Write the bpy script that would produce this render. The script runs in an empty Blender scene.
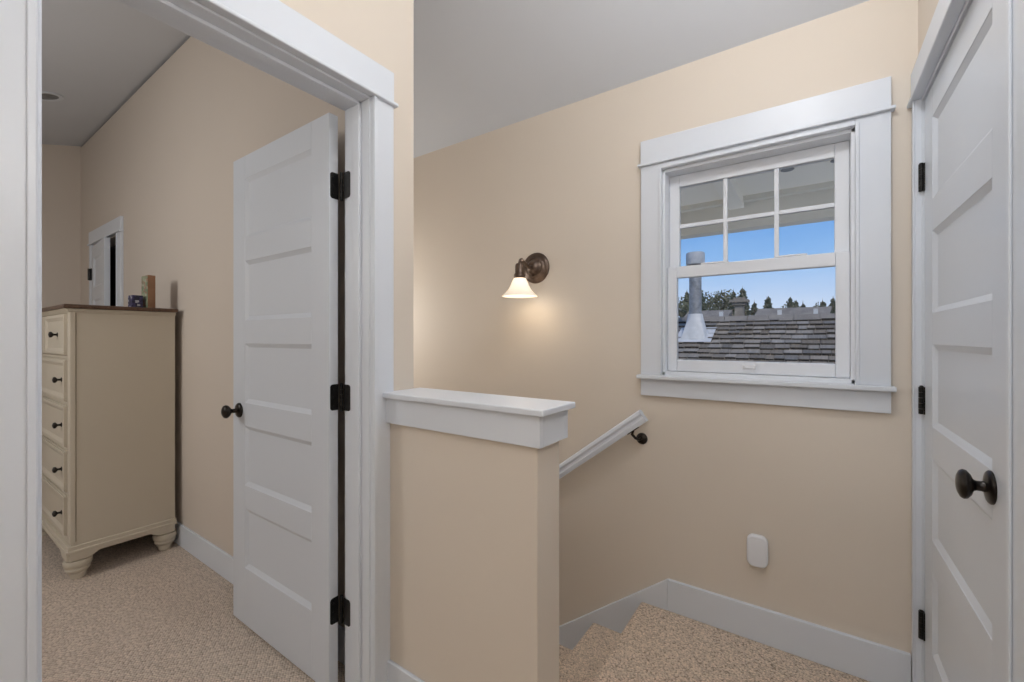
import bpy, bmesh, math, random
from mathutils import Vector, Matrix
random.seed(7)
S = bpy.context.scene
C = S.collection
R = math.radians

# ------------------------------------------------------------------ helpers
def newmat(name, col, rough=0.5, metal=0.0, spec=0.5):
    m = bpy.data.materials.new(name); m.use_nodes = True
    b = m.node_tree.nodes['Principled BSDF']
    b.inputs['Base Color'].default_value = (*col, 1)
    b.inputs['Roughness'].default_value = rough
    b.inputs['Metallic'].default_value = metal
    b.inputs['Specular IOR Level'].default_value = spec
    return m

def nodes(m):
    return m.node_tree.nodes, m.node_tree.links, m.node_tree.nodes['Principled BSDF']

def mat_paint(name, col, rough=0.6, bump=0.15, scale=350, var=0.03, spec=0.3):
    m = newmat(name, col, rough, spec=spec)
    n, l, b = nodes(m)
    tc = n.new('ShaderNodeTexCoord')
    nz = n.new('ShaderNodeTexNoise'); nz.inputs['Scale'].default_value = scale; nz.inputs['Detail'].default_value = 3
    l.new(tc.outputs['Object'], nz.inputs['Vector'])
    bp = n.new('ShaderNodeBump'); bp.inputs['Strength'].default_value = bump; bp.inputs['Distance'].default_value = 0.0006
    l.new(nz.outputs['Fac'], bp.inputs['Height']); l.new(bp.outputs['Normal'], b.inputs['Normal'])
    nz2 = n.new('ShaderNodeTexNoise'); nz2.inputs['Scale'].default_value = 1.7
    l.new(tc.outputs['Object'], nz2.inputs['Vector'])
    mr = n.new('ShaderNodeMapRange'); mr.inputs['To Min'].default_value = 1 - var; mr.inputs['To Max'].default_value = 1 + var
    l.new(nz2.outputs['Fac'], mr.inputs['Value'])
    mx = n.new('ShaderNodeVectorMath'); mx.operation = 'SCALE'; mx.inputs[0].default_value = col
    l.new(mr.outputs['Result'], mx.inputs['Scale']); l.new(mx.outputs['Vector'], b.inputs['Base Color'])
    return m

def mat_carpet(name, rowed):
    m = newmat(name, (.4, .32, .25), 0.95, spec=0.1)
    n, l, b = nodes(m)
    tc = n.new('ShaderNodeTexCoord')
    mp = n.new('ShaderNodeMapping')
    mp.inputs['Rotation'].default_value = (0, 0, R(-38 if rowed else 35))
    mp.inputs['Scale'].default_value = (80, 140, 110) if rowed else (150, 150, 150)
    l.new(tc.outputs['Object'], mp.inputs['Vector'])
    vo = n.new('ShaderNodeTexVoronoi'); vo.inputs['Scale'].default_value = 1.0
    vo.inputs['Randomness'].default_value = 0.35 if rowed else 0.9
    l.new(mp.outputs['Vector'], vo.inputs['Vector'])
    cr = n.new('ShaderNodeValToRGB')
    e = cr.color_ramp.elements
    e[0].position = 0.15; e[0].color = (.72, .61, .51, 1)
    e[1].position = 0.85; e[1].color = (.13, .10, .08, 1)
    x = e.new(0.5); x.color = (.60, .495, .41, 1)
    if not rowed:
        e[0].color = (.82, .68, .55, 1); e[1].color = (.70, .57, .455, 1); e[2].color = (.25, .19, .145, 1); e[1].position = .58; e[2].position = .95
    l.new(vo.outputs['Distance'], cr.inputs['Fac'])
    sx = n.new('ShaderNodeSeparateXYZ'); l.new(vo.outputs['Color'], sx.inputs['Vector'])
    mr = n.new('ShaderNodeMapRange'); mr.inputs['To Min'].default_value = 0.86 if rowed else 0.75; mr.inputs['To Max'].default_value = 1.12 if rowed else 1.15
    l.new(sx.outputs['X'], mr.inputs['Value'])
    mx = n.new('ShaderNodeVectorMath'); mx.operation = 'SCALE'
    l.new(cr.outputs['Color'], mx.inputs[0]); l.new(mr.outputs['Result'], mx.inputs['Scale'])
    l.new(mx.outputs['Vector'], b.inputs['Base Color'])
    inv = n.new('ShaderNodeMath'); inv.operation = 'SUBTRACT'; inv.inputs[0].default_value = 1
    l.new(vo.outputs['Distance'], inv.inputs[1])
    bp = n.new('ShaderNodeBump'); bp.inputs['Strength'].default_value = 0.9; bp.inputs['Distance'].default_value = 0.005
    l.new(inv.outputs['Value'], bp.inputs['Height']); l.new(bp.outputs['Normal'], b.inputs['Normal'])
    return m

def mat_noise(name, c1, c2, scale=8, rough=0.7, stretch=(1, 1, 1), metal=0, bump=0.0, spec=0.4):
    m = newmat(name, c1, rough, metal, spec)
    n, l, b = nodes(m)
    tc = n.new('ShaderNodeTexCoord'); mp = n.new('ShaderNodeMapping'); mp.inputs['Scale'].default_value = stretch
    l.new(tc.outputs['Object'], mp.inputs['Vector'])
    nz = n.new('ShaderNodeTexNoise'); nz.inputs['Scale'].default_value = scale; nz.inputs['Detail'].default_value = 5
    l.new(mp.outputs['Vector'], nz.inputs['Vector'])
    cr = n.new('ShaderNodeValToRGB')
    cr.color_ramp.elements[0].position = .3; cr.color_ramp.elements[0].color = (*c1, 1)
    cr.color_ramp.elements[1].position = .7; cr.color_ramp.elements[1].color = (*c2, 1)
    l.new(nz.outputs['Fac'], cr.inputs['Fac']); l.new(cr.outputs['Color'], b.inputs['Base Color'])
    if bump:
        bp = n.new('ShaderNodeBump'); bp.inputs['Strength'].default_value = bump; bp.inputs['Distance'].default_value = 0.01
        l.new(nz.outputs['Fac'], bp.inputs['Height']); l.new(bp.outputs['Normal'], b.inputs['Normal'])
    return m

M = {}
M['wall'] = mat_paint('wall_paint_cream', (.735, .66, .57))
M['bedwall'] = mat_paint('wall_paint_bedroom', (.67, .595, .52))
M['ceil'] = mat_paint('ceiling_paint_grey', (.68, .71, .76), rough=.8)
M['trim'] = mat_paint('white_semigloss', (.72, .76, .82), rough=.35, bump=.03, scale=120, var=.008, spec=.45)
M['door'] = mat_paint('white_door_paint', (.68, .72, .78), rough=.32, bump=.04, scale=120, var=.008, spec=.45)
M['carpet'] = mat_carpet('berber_carpet', False)
M['carpetb'] = mat_carpet('berber_carpet_rows', True)
M['bronze'] = mat_noise('oil_rubbed_bronze', (.012, .010, .009), (.03, .023, .018), 30, .3, metal=.6, spec=.6)
M['bronze2'] = mat_noise('brushed_bronze', (.10, .07, .055), (.19, .14, .11), 25, .32, metal=.75, spec=.6)
M['black'] = mat_noise('black_hinge_metal', (.008, .008, .008), (.02, .019, .018), 60, .35, metal=.4)
M['cream'] = mat_paint('dresser_cream_paint', (.60, .54, .44), rough=.45, bump=.04, scale=90, var=.03)
M['creamdk'] = mat_paint('dresser_glaze', (.30, .25, .18), rough=.5, bump=.04, scale=90)
M['walnut'] = mat_noise('dark_wood_top', (.075, .040, .025), (.14, .08, .05), 6, .35, (1, 14, 14))
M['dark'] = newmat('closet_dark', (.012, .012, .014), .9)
M['plastic'] = mat_paint('white_plastic', (.80, .81, .84), rough=.35, bump=0.02, var=.005)
M['vinyl'] = mat_paint('white_vinyl', (.80, .83, .88), rough=.3, bump=0.02, var=.005)
M['shake'] = None
M['soffit'] = mat_paint('soffit_paint', (.86, .82, .74), rough=.7)
M['soffitbeam'] = mat_paint('soffit_beam_paint', (.66, .63, .56), rough=.7)
M['metalwhite'] = mat_noise('white_painted_metal', (.50, .50, .49), (.60, .60, .59), 12, .5)
M['capmetal'] = mat_noise('dull_cap_metal', (.33, .34, .35), (.44, .45, .46), 12, .5)
M['galv'] = mat_noise('galvanised_pipe', (.16, .17, .18), (.30, .31, .32), 14, .5, metal=.3)
M['farroof'] = mat_noise('far_asphalt_roof', (.17, .15, .13), (.26, .235, .20), 3, .9)
M['treec'] = mat_noise('conifer_green', (.045, .07, .055), (.11, .14, .10), 1.2, .9)
M['treeb'] = mat_noise('broadleaf_green', (.06, .075, .045), (.14, .15, .10), 1.5, .9)
M['bark'] = mat_noise('bark', (.06, .045, .035), (.12, .09, .07), 9, .9)
M['ground'] = mat_noise('grass_ground', (.07, .09, .04), (.12, .12, .07), .8, 1)
M['siding'] = mat_paint('grey_siding', (.45, .46, .45), rough=.8)

def mk_glass():
    m = bpy.data.materials.new('window_glass'); m.use_nodes = True
    n, l = m.node_tree.nodes, m.node_tree.links
    n.remove(n['Principled BSDF']); out = n['Material Output']
    tr = n.new('ShaderNodeBsdfTransparent'); tr.inputs['Color'].default_value = (.985, .985, .985, 1)
    gl = n.new('ShaderNodeBsdfGlossy'); gl.inputs['Roughness'].default_value = 0.0
    fr = n.new('ShaderNodeFresnel'); fr.inputs['IOR'].default_value = 1.35
    mx = n.new('ShaderNodeMixShader')
    l.new(fr.outputs['Fac'], mx.inputs['Fac']); l.new(tr.outputs['BSDF'], mx.inputs[1]); l.new(gl.outputs['BSDF'], mx.inputs[2])
    l.new(mx.outputs['Shader'], out.inputs['Surface'])
    return m
M['glass'] = mk_glass()

def mk_shade():
    m = newmat('frosted_glass_shade', (.95, .88, .76), .4)
    n, l, b = nodes(m)
    tc = n.new('ShaderNodeTexCoord'); sp = n.new('ShaderNodeSeparateXYZ')
    l.new(tc.outputs['Object'], sp.inputs['Vector'])
    mr = n.new('ShaderNodeMapRange'); mr.inputs['From Min'].default_value = -0.175; mr.inputs['From Max'].default_value = -0.09
    mr.inputs['To Min'].default_value = 0.30; mr.inputs['To Max'].default_value = .95
    l.new(sp.outputs['Z'], mr.inputs['Value'])
    b.inputs['Emission Color'].default_value = (1, .80, .60, 1)
    l.new(mr.outputs['Result'], b.inputs['Emission Strength'])
    return m
M['shade'] = mk_shade()
def mk_emit(name, col, s):
    m = newmat(name, col, .5); n, l, b = nodes(m)
    b.inputs['Emission Color'].default_value = (*col, 1); b.inputs['Emission Strength'].default_value = s
    return m
M['bulb'] = mk_emit('bulb_glow', (1, .85, .62), 6)

def mk_shake():
    m = newmat('weathered_shakes', (.2, .18, .16), .9, spec=.15)
    n, l, b = nodes(m)
    at = n.new('ShaderNodeAttribute'); at.attribute_name = 'tone'
    tc = n.new('ShaderNodeTexCoord'); mp = n.new('ShaderNodeMapping'); mp.inputs['Scale'].default_value = (60, 4, 4)
    l.new(tc.outputs['Object'], mp.inputs['Vector'])
    nz = n.new('ShaderNodeTexNoise'); nz.inputs['Scale'].default_value = 1; nz.inputs['Detail'].default_value = 4
    l.new(mp.outputs['Vector'], nz.inputs['Vector'])
    mr = n.new('ShaderNodeMapRange'); mr.inputs['To Min'].default_value = .6; mr.inputs['To Max'].default_value = 1.35
    l.new(nz.outputs['Fac'], mr.inputs['Value'])
    mx = n.new('ShaderNodeVectorMath'); mx.operation = 'SCALE'
    l.new(at.outputs['Color'], mx.inputs[0]); l.new(mr.outputs['Result'], mx.inputs['Scale'])
    l.new(mx.outputs['Vector'], b.inputs['Base Color'])
    return m
M['shake'] = mk_shake()

class MB:
    def __init__(s): s.v = []; s.f = []
    def box(s, x0, x1, y0, y1, z0, z1):
        x0, x1 = min(x0, x1), max(x0, x1); y0, y1 = min(y0, y1), max(y0, y1); z0, z1 = min(z0, z1), max(z0, z1)
        k = len(s.v)
        s.v += [(x0, y0, z0), (x1, y0, z0), (x1, y1, z0), (x0, y1, z0), (x0, y0, z1), (x1, y0, z1), (x1, y1, z1), (x0, y1, z1)]
        s.f += [tuple(k + i for i in q) for q in ((3, 2, 1, 0), (4, 5, 6, 7), (0, 1, 5, 4), (1, 2, 6, 5), (2, 3, 7, 6), (3, 0, 4, 7))]
        return s
    def poly(s, pts):
        k = len(s.v); s.v += [tuple(p) for p in pts]; s.f.append(tuple(range(k, k + len(pts)))); return s
    def prism(s, pts, d):
        """closed polygon pts extruded along vector d"""
        k = len(s.v); n = len(pts); d = Vector(d)
        s.v += [tuple(p) for p in pts] + [tuple(Vector(p) + d) for p in pts]
        s.f.append(tuple(range(k, k + n))[::-1]); s.f.append(tuple(range(k + n, k + 2 * n)))
        for i in range(n):
            j = (i + 1) % n; s.f.append((k + i, k + j, k + n + j, k + n + i))
        return s
    def lathe(s, prof, o=(0, 0, 0), axis=(0, 0, 1), seg=28, cap=True):
        """prof: list of (radius, height along axis)"""
        a = Vector(axis).normalized(); q = a.to_track_quat('Z', 'Y'); o = Vector(o)
        k = len(s.v)
        for r, h in prof:
            for i in range(seg):
                t = 2 * math.pi * i / seg
                s.v.append(tuple(o + q @ Vector((r * math.cos(t), r * math.sin(t), h))))
        for j in range(len(prof) - 1):
            for i in range(seg):
                i2 = (i + 1) % seg
                s.f.append((k + j * seg + i, k + j * seg + i2, k + (j + 1) * seg + i2, k + (j + 1) * seg + i))
        if cap:
            s.f.append(tuple(k + i for i in range(seg))[::-1])
            s.f.append(tuple(k + (len(prof) - 1) * seg + i for i in range(seg)))
        return s
    def tube(s, pts, r, seg=14):
        pts = [Vector(p) for p in pts]; k = len(s.v); ref = Vector((0.13, .2, 1)).normalized()
        for i, p in enumerate(pts):
            d = (pts[min(i + 1, len(pts) - 1)] - pts[max(i - 1, 0)]).normalized()
            a = d.cross(ref).normalized(); b = d.cross(a)
            rr = r[i] if isinstance(r, (list, tuple)) else r
            for j in range(seg):
                t = 2 * math.pi * j / seg; s.v.append(tuple(p + a * rr * math.cos(t) + b * rr * math.sin(t)))
        for i in range(len(pts) - 1):
            for j in range(seg):
                j2 = (j + 1) % seg
                s.f.append((k + i * seg + j, k + i * seg + j2, k + (i + 1) * seg + j2, k + (i + 1) * seg + j))
        s.f.append(tuple(k + j for j in range(seg))[::-1]); s.f.append(tuple(k + (len(pts) - 1) * seg + j for j in range(seg)))
        return s
    def build(s, name, mat, parent=None, bevel=0, smooth=False, seg=2, xf=None):
        me = bpy.data.meshes.new(name)
        v = s.v if xf is None else [tuple(xf @ Vector(p)) for p in s.v]
        me.from_pydata(v, [], s.f); me.update()
        bm = bmesh.new(); bm.from_mesh(me); bmesh.ops.recalc_face_normals(bm, faces=bm.faces); bm.to_mesh(me); bm.free()
        o = bpy.data.objects.new(name, me); C.objects.link(o)
        if mat: me.materials.append(mat)
        if parent is not None: o.parent = parent
        if smooth:
            for p in me.polygons: p.use_smooth = True
            try: me.set_sharp_from_angle(angle=R(40))
            except Exception: pass
        if bevel:
            b = o.modifiers.new('edge', 'BEVEL'); b.width = bevel; b.segments = seg; b.limit_method = 'ANGLE'; b.angle_limit = R(35)
            b.harden_normals = False
        return o

def tag(o, label, cat, group=None, kind=None):
    o['label'] = label; o['category'] = cat
    if group: o['group'] = group
    if kind: o['kind'] = kind
    return o
def struct(o, label, cat): return tag(o, label, cat, kind='structure')
def empty(name, loc=(0, 0, 0), rz=0):
    o = bpy.data.objects.new(name, None); o.location = loc; o.rotation_euler = (0, 0, rz); o.empty_display_size = .05
    C.objects.link(o); return o

# ------------------------------------------------------------------ main dimensions (metres)
H = 1.25                      # camera height
XW0, XW1 = -1.338, -1.218     # wall with bedroom doorway
DY0, DY1 = 0.159, 0.912       # doorway clear opening in that wall
DH = 2.055
YH0, YH1 = 0.985, 1.108       # half wall
XHE = -0.6025                 # its end
YB0 = 1.0                     # bedroom wall face
YN = 2.05                     # window wall face
XR = 0.305                    # right hand wall/door face
XF = -5.6                     # far bedroom wall
RIDGE_Y, RIDGE_Z, EAVE_Z = 1.05, 3.055, 2.492
SS = -0.28                    # southward ceiling slope
def czs(y): return RIDGE_Z + (RIDGE_Y - y) * SS
Y_S = -1.7                    # hall end
Y_BS = -2.3                   # bedroom south

# ------------------------------------------------------------------ floors
b = MB(); b.box(XW1, XR + .0, Y_S, YH1, -.2, 0); b.box(-.64, XR, YH1, YN, -.2, 0)
struct(b.build('floor', M['carpet']), 'speckled beige loop carpet on the hall landing floor', 'floor')
b = MB(); b.box(XF, XW1, Y_BS, YB0, -.2, 0)
struct(b.build('floor', M['carpetb']), 'beige ribbed loop carpet on the bedroom floor', 'floor')

# ------------------------------------------------------------------ staircase (descends toward -X)
st = tag(empty('staircase', (-.64, 1.58, 0)), 'carpeted stairs going down beside the window wall', 'staircase')
def step_mesh(xn, z):
    """one carpeted step: nosing at x=xn, top at z, reaching back to riser above"""
    pts = [(xn + .30, 0, z - .24), (xn + .30, 0, z), (xn + .012, 0, z)]
    for a in (30, 60, 90, 130, 180):
        pts.append((xn + .012 - .017 * math.sin(R(a)), 0, z - .017 + .017 * math.cos(R(a))))
    pts += [(xn + .022, 0, z - .04), (xn + .022, 0, z - .24)]
    return pts
TOPX = -.665; RUN = .247; RISE = .19
for i in range(0, 11):
    xn = TOPX - RUN * i; z = -RISE * i
    b = MB(); b.prism([(x, YH1 + .002, zz) for x, y, zz in step_mesh(xn, z + (.0015 if i == 0 else 0))], (0, YN - .02 - YH1 - .002, 0))
    s_ = b.build('step', M['carpet'], st, smooth=True)
    s_.matrix_parent_inverse = Matrix.Translation((.64, -1.58, 0))

# ------------------------------------------------------------------ walls
# window wall with opening
WX0, WX1, WZ0, WZ1 = -.572, .132, 1.062, 2.035
b = MB()
b.box(-4.2, WX0, YN, YN + .16, -2.6, EAVE_Z); b.box(WX1, XR + .14, YN, YN + .16, -2.6, EAVE_Z)
b.box(WX0, WX1, YN, YN + .16, -2.6, WZ0); b.box(WX0, WX1, YN, YN + .16, WZ1, EAVE_Z)
struct(b.build('wall_back', M['wall']), 'cream painted wall with the window and sconce', 'wall')
# doorway wall
zt = czs(YH1)
b = MB()
def gable_wall(b, x0, x1, y0, y1, z0):
    pts = [(x0, y0, z0), (x0, y1, z0), (x0, y1, czs(y1) if y1 <= RIDGE_Y else RIDGE_Z - .0)]
    if y1 > RIDGE_Y: pts[-1] = (x0, y1, RIDGE_Z - (y1 - RIDGE_Y) * .563); pts.append((x0, RIDGE_Y, RIDGE_Z))
    pts.append((x0, y0, czs(y0)))
    b.prism(pts, (x1 - x0, 0, 0))
gable_wall(b, XW0, XW1, Y_S, DY0 - .02, 0)
gable_wall(b, XW0, XW1, DY1 + .02, YH1, -2.6)
gable_wall(b, XW0, XW1, DY0 - .02, DY1 + .02, DH + .02)
struct(b.build('wall_left', M['wall']), 'cream wall holding the bedroom doorway', 'wall')
# bedroom partition (same line as half wall), with closet opening
CX0, CX1 = -5.12, -4.39
b = MB()
b.box(XF, CX0, YB0, YH1, -2.6, RIDGE_Z - .03); b.box(CX1, XW0, YB0, YH1, -2.6, RIDGE_Z - .03)
b.box(CX0, CX1, YB0, YH1, DH, RIDGE_Z - .03)
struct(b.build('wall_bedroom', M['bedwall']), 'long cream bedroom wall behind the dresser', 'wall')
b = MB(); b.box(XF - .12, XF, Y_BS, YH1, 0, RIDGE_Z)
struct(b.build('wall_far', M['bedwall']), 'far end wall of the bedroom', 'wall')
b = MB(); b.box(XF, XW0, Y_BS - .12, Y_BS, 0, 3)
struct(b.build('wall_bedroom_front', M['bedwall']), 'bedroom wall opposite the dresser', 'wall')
b = MB(); b.box(XW0, XR + .14, Y_S - .12, Y_S, 0, 3)
struct(b.build('wall_front', M['wall']), 'hall wall behind the viewer', 'wall')
# right wall with door opening
RY0, RY1 = 1.140, 1.975
b = MB()
b.box(XR, XR + .14, Y_S, RY0 - .02, 0, 3.05); b.box(XR, XR + .14, RY1 + .02, YN, 0, 2.6); b.box(XR, XR + .14, RY0 - .02, RY1 + .02, DH, 3.0)
struct(b.build('wall_right', M['wall']), 'hall wall on the right around the closed door', 'wall')
b = MB(); b.box(XR + .11, XR + .14, RY0 - .02, RY1 + .02, 0, DH)
struct(b.build('wall_closet_back', M['dark']), 'dark closet interior behind the right door', 'wall')
# stairwell end
b = MB(); b.box(-4.2, -4.08, YH1, YN, -2.6, EAVE_Z + .5)
struct(b.build('wall_stair_end', M['wall']), 'wall at the bottom of the stairwell', 'wall')
b = MB(); b.box(-4.08, TOPX, YH1, YN, -2.6, -2.4)
struct(b.build('floor', M['carpet']), 'lower floor at the foot of the stairs', 'floor')
# half wall
b = MB(); b.box(XW1, XHE, YH0, YH1, -2.6, .99)
hw = struct(b.build('wall_half', M['wall'], bevel=.003), 'cream half wall guarding the stairs, with white cap', 'wall')
b = MB()
b.box(XW1 - .0, XHE + .018, YH0 - .018, YH0, .961, 1.047); b.box(XHE, XHE + .018, YH0, YH1, .961, 1.047); b.box(XW1, XHE + .018, YH1, YH1 + .018, .961, 1.047)
b.box(XW1 + .001, XHE, YH0, YH1, .99, 1.047)
b.build('cap_fascia', M['trim'], hw, bevel=.0015)
b = MB(); b.box(XW1 + .001, XHE + .036, YH0 - .032, YH1 + .032, 1.047, 1.065)
b.build('cap_board', M['trim'], hw, bevel=.003)
b = MB(); b.box(XW1, XHE - .001, YH0 - .013, YH0, 0, .14); 
struct(b.build('baseboard_half', M['trim'], bevel=.003), 'white baseboard along the foot of the half wall', 'baseboard')

# ceiling
b = MB()
b.prism([(XF, YN, EAVE_Z), (XF, RIDGE_Y, RIDGE_Z), (XF, Y_BS - .1, czs(Y_BS - .1)),
         (XF, Y_BS - .1, czs(Y_BS - .1) + .1), (XF, RIDGE_Y, RIDGE_Z + .1), (XF, YN, EAVE_Z + .1)], (XR + .14 - XF, 0, 0))
struct(b.build('ceiling', M['ceil']), 'grey painted vaulted ceiling', 'ceiling')

# baseboards & stair skirt
b = MB(); b.box(-.545, XR - .02, YN - .018, YN, 0, .142)
struct(b.build('baseboard_back', M['trim'], bevel=.003), 'white baseboard under the window wall', 'baseboard')
sl = RISE / RUN
def zsk(x): return .142 + (x + .545) * sl
xe = -3.6
b = MB(); b.prism([(-.546, YN - .018, .142), (xe, YN - .018, zsk(xe)), (xe, YN - .018, zsk(xe) - .42), (-.546, YN - .018, -.2)], (0, .018, 0))
struct(b.build('trim_stair_skirt', M['trim'], bevel=.002), 'white sloping skirt board beside the stairs', 'skirt board')
b = MB(); b.box(XF, CX0 - .1, YB0 - .014, YB0, 0, .13); b.box(CX1 + .1, XW0 - .02, YB0 - .014, YB0, 0, .13)
struct(b.build('baseboard_bedroom', M['trim'], bevel=.003), 'white baseboard along the bedroom wall', 'baseboard')
b = MB(); b.box(XF, XF + .014, Y_BS, YB0 - .014, 0, .13)
struct(b.build('baseboard_far', M['trim'], bevel=.003), 'white baseboard on the far bedroom wall', 'baseboard')

# ------------------------------------------------------------------ casings.  local: u along wall, n out of wall, mapped by fn
def casing(name, label, P, u0, u1, h, wl=.085, wr=.085, head=True, bot=0, hz=.105, dp=.018):
    """P(u,n,z)->world ; opening u0..u1, head at h"""
    t = empty(name)
    def bx(b, ua, ub, na, nb, za, zb):
        p = P(ua, na, za); q = P(ub, nb, zb); b.box(p[0], q[0], p[1], q[1], p[2], q[2])
    for ua, ub, inn in ((u0 - .004 - wl, u0 - .004, 1), (u1 + .004, u1 + .004 + wr, -1)):
        b = MB(); bx(b, ua, ub, 0, dp, bot, h + .005)
        e = ub if inn == 1 else ua
        bx(b, e - .013, e + .0, dp, dp + .005, bot, h + .005) if inn == 1 else bx(b, e, e + .013, dp, dp + .005, bot, h + .005)
        b.build('side_casing', M['trim'], t, bevel=.0022)
    if head:
        b = MB(); bx(b, u0 - .004 - wl, u1 + .004 + wr, 0, dp + .002, h + .017, h + .017 + hz)
        b.build('head_casing', M['trim'], t, bevel=.002)
        b = MB(); bx(b, u0 - .004 - wl - .012 * (wl > .08), u1 + .004 + wr + .012 * (wr > .08), 0, dp + .013, h + .005, h + .017)
        b.build('head_bead', M['trim'], t, bevel=.004, seg=3)
    struct(t, label, 'door casing')
    return t
# hall side of bedroom doorway
casing('trim_bedroom_doorway', 'white casing framing the bedroom doorway on the hall side', lambda u, n, z: (XW1 + n, u, z), DY0, DY1, DH)
casing('trim_bedroom_inner', 'white casing on the bedroom side of the doorway', lambda u, n, z: (XW0 - n, u, z), DY0, DY1 + .0, DH, wr=.08)
# jambs with stops
b = MB()
b.box(XW0, XW1, DY0 - .02, DY0, 0, DH + .02); b.box(XW0, XW1, DY1, DY1 + .02, 0, DH + .02); b.box(XW0, XW1, DY0, DY1, DH, DH + .02)
sx0, sx1 = XW0 + .042, XW0 + .078
b.box(sx0, sx1, DY0, DY0 + .011, 0, DH); b.box(sx0, sx1, DY1 - .011, DY1, 0, DH); b.box(sx0, sx1, DY0, DY1, DH - .011, DH)
struct(b.build('trim_bedroom_jamb', M['trim'], bevel=.002), 'white door jamb lining the bedroom doorway', 'door jamb')

# right door casing (n = -x direction)
casing('trim_closet_doorway', 'white casing around the closed door at the right', lambda u, n, z: (XR - n, u, z), RY0 - .008, RY1 + .006, DH, wr=.062)
b = MB(); b.box(XR - .001, XR + .11, RY0 - .02, RY0 - .004, 0, DH + .02); b.box(XR - .001, XR + .11, RY1 + .004, RY1 + .02, 0, DH + .02); b.box(XR - .001, XR + .11, RY0 - .004, RY1 + .004, DH - .006, DH + .02)
b.box(XR + .045, XR + .075, RY0 - .004, RY0 + .008, 0, DH - .004); b.box(XR + .045, XR + .075, RY1 - .008, RY1 + .004, 0, DH - .004)
struct(b.build('trim_closet_jamb', M['trim'], bevel=.001), 'white jamb around the closed right door', 'door jamb')

# ------------------------------------------------------------------ five-panel doors
def door_mesh(w, h, t, sl_=.112, n=5, top=.100, bot=.248, rail=.102, sr=None):
    """local: x 0..w, y -t/2..t/2, z 0..h"""
    b = MB(); d = .010; bw = .016; sr = sr or sl_
    b.box(.005, w - .005, -t / 2 + d, t / 2 - d, .005, h - .005)
    b.box(0, sl_, -t / 2, t / 2, 0, h); b.box(w - sr, w, -t / 2, t / 2, 0, h)
    ph = (h - top - bot - rail * (n - 1)) / n
    zs = []; z = bot
    for i in range(n): zs.append((z, z + ph)); z += ph + rail
    b.box(sl_, w - sr, -t / 2, t / 2, 0, bot); b.box(sl_, w - sr, -t / 2, t / 2, h - top, h)
    for i in range(n - 1): b.box(sl_, w - sr, -t / 2, t / 2, zs[i][1], zs[i + 1][0])
    for z0, z1 in zs:
        for s in (-1, 1):
            y0 = s * (t / 2 - .0015); y1 = s * (t / 2 - d)
            a = [(sl_, y0, z0), (w - sr, y0, z0), (w - sr, y0, z1), (sl_, y0, z1)]
            c = [(sl_ + bw, y1, z0 + bw), (w - sr - bw, y1, z0 + bw), (w - sr - bw, y1, z1 - bw), (sl_ + bw, y1, z1 - bw)]
            o = [(p[0], y1, p[2]) for p in a]
            for k in range(4):
                j = (k + 1) % 4
                kk = len(b.v); b.v += [a[k], a[j], c[j], c[k], o[k], o[j]]
                b.f += [(kk, kk + 1, kk + 2, kk + 3)]
    return b
def knob(parent, o, axis, s=1.0, ax=1.0):
    """rose + neck + knob along axis (away from door)"""
    b = MB().lathe([(a_, h_ * ax) for a_, h_ in [(.0, 0), (.032 * s, 0), (.032 * s, .004), (.029 * s, .008), (.020 * s, .011), (.012 * s, .014), (.0, .0145)]], o, axis, cap=False)
    k = b.build('rose', M['bronze'], parent, smooth=True)
    b = MB().lathe([(a_, h_ * ax) for a_, h_ in [(.0, .013), (.011 * s, .014), (.0095 * s, .020), (.0095 * s, .030), (.012 * s, .036), (.021 * s, .041), (.0275 * s, .049), (.0285 * s, .055), (.026 * s, .061), (.018 * s, .066), (.008 * s, .0685), (0, .069)]], o, axis, cap=False)
    b.build('knob', M['bronze'], parent, smooth=True)

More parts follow.
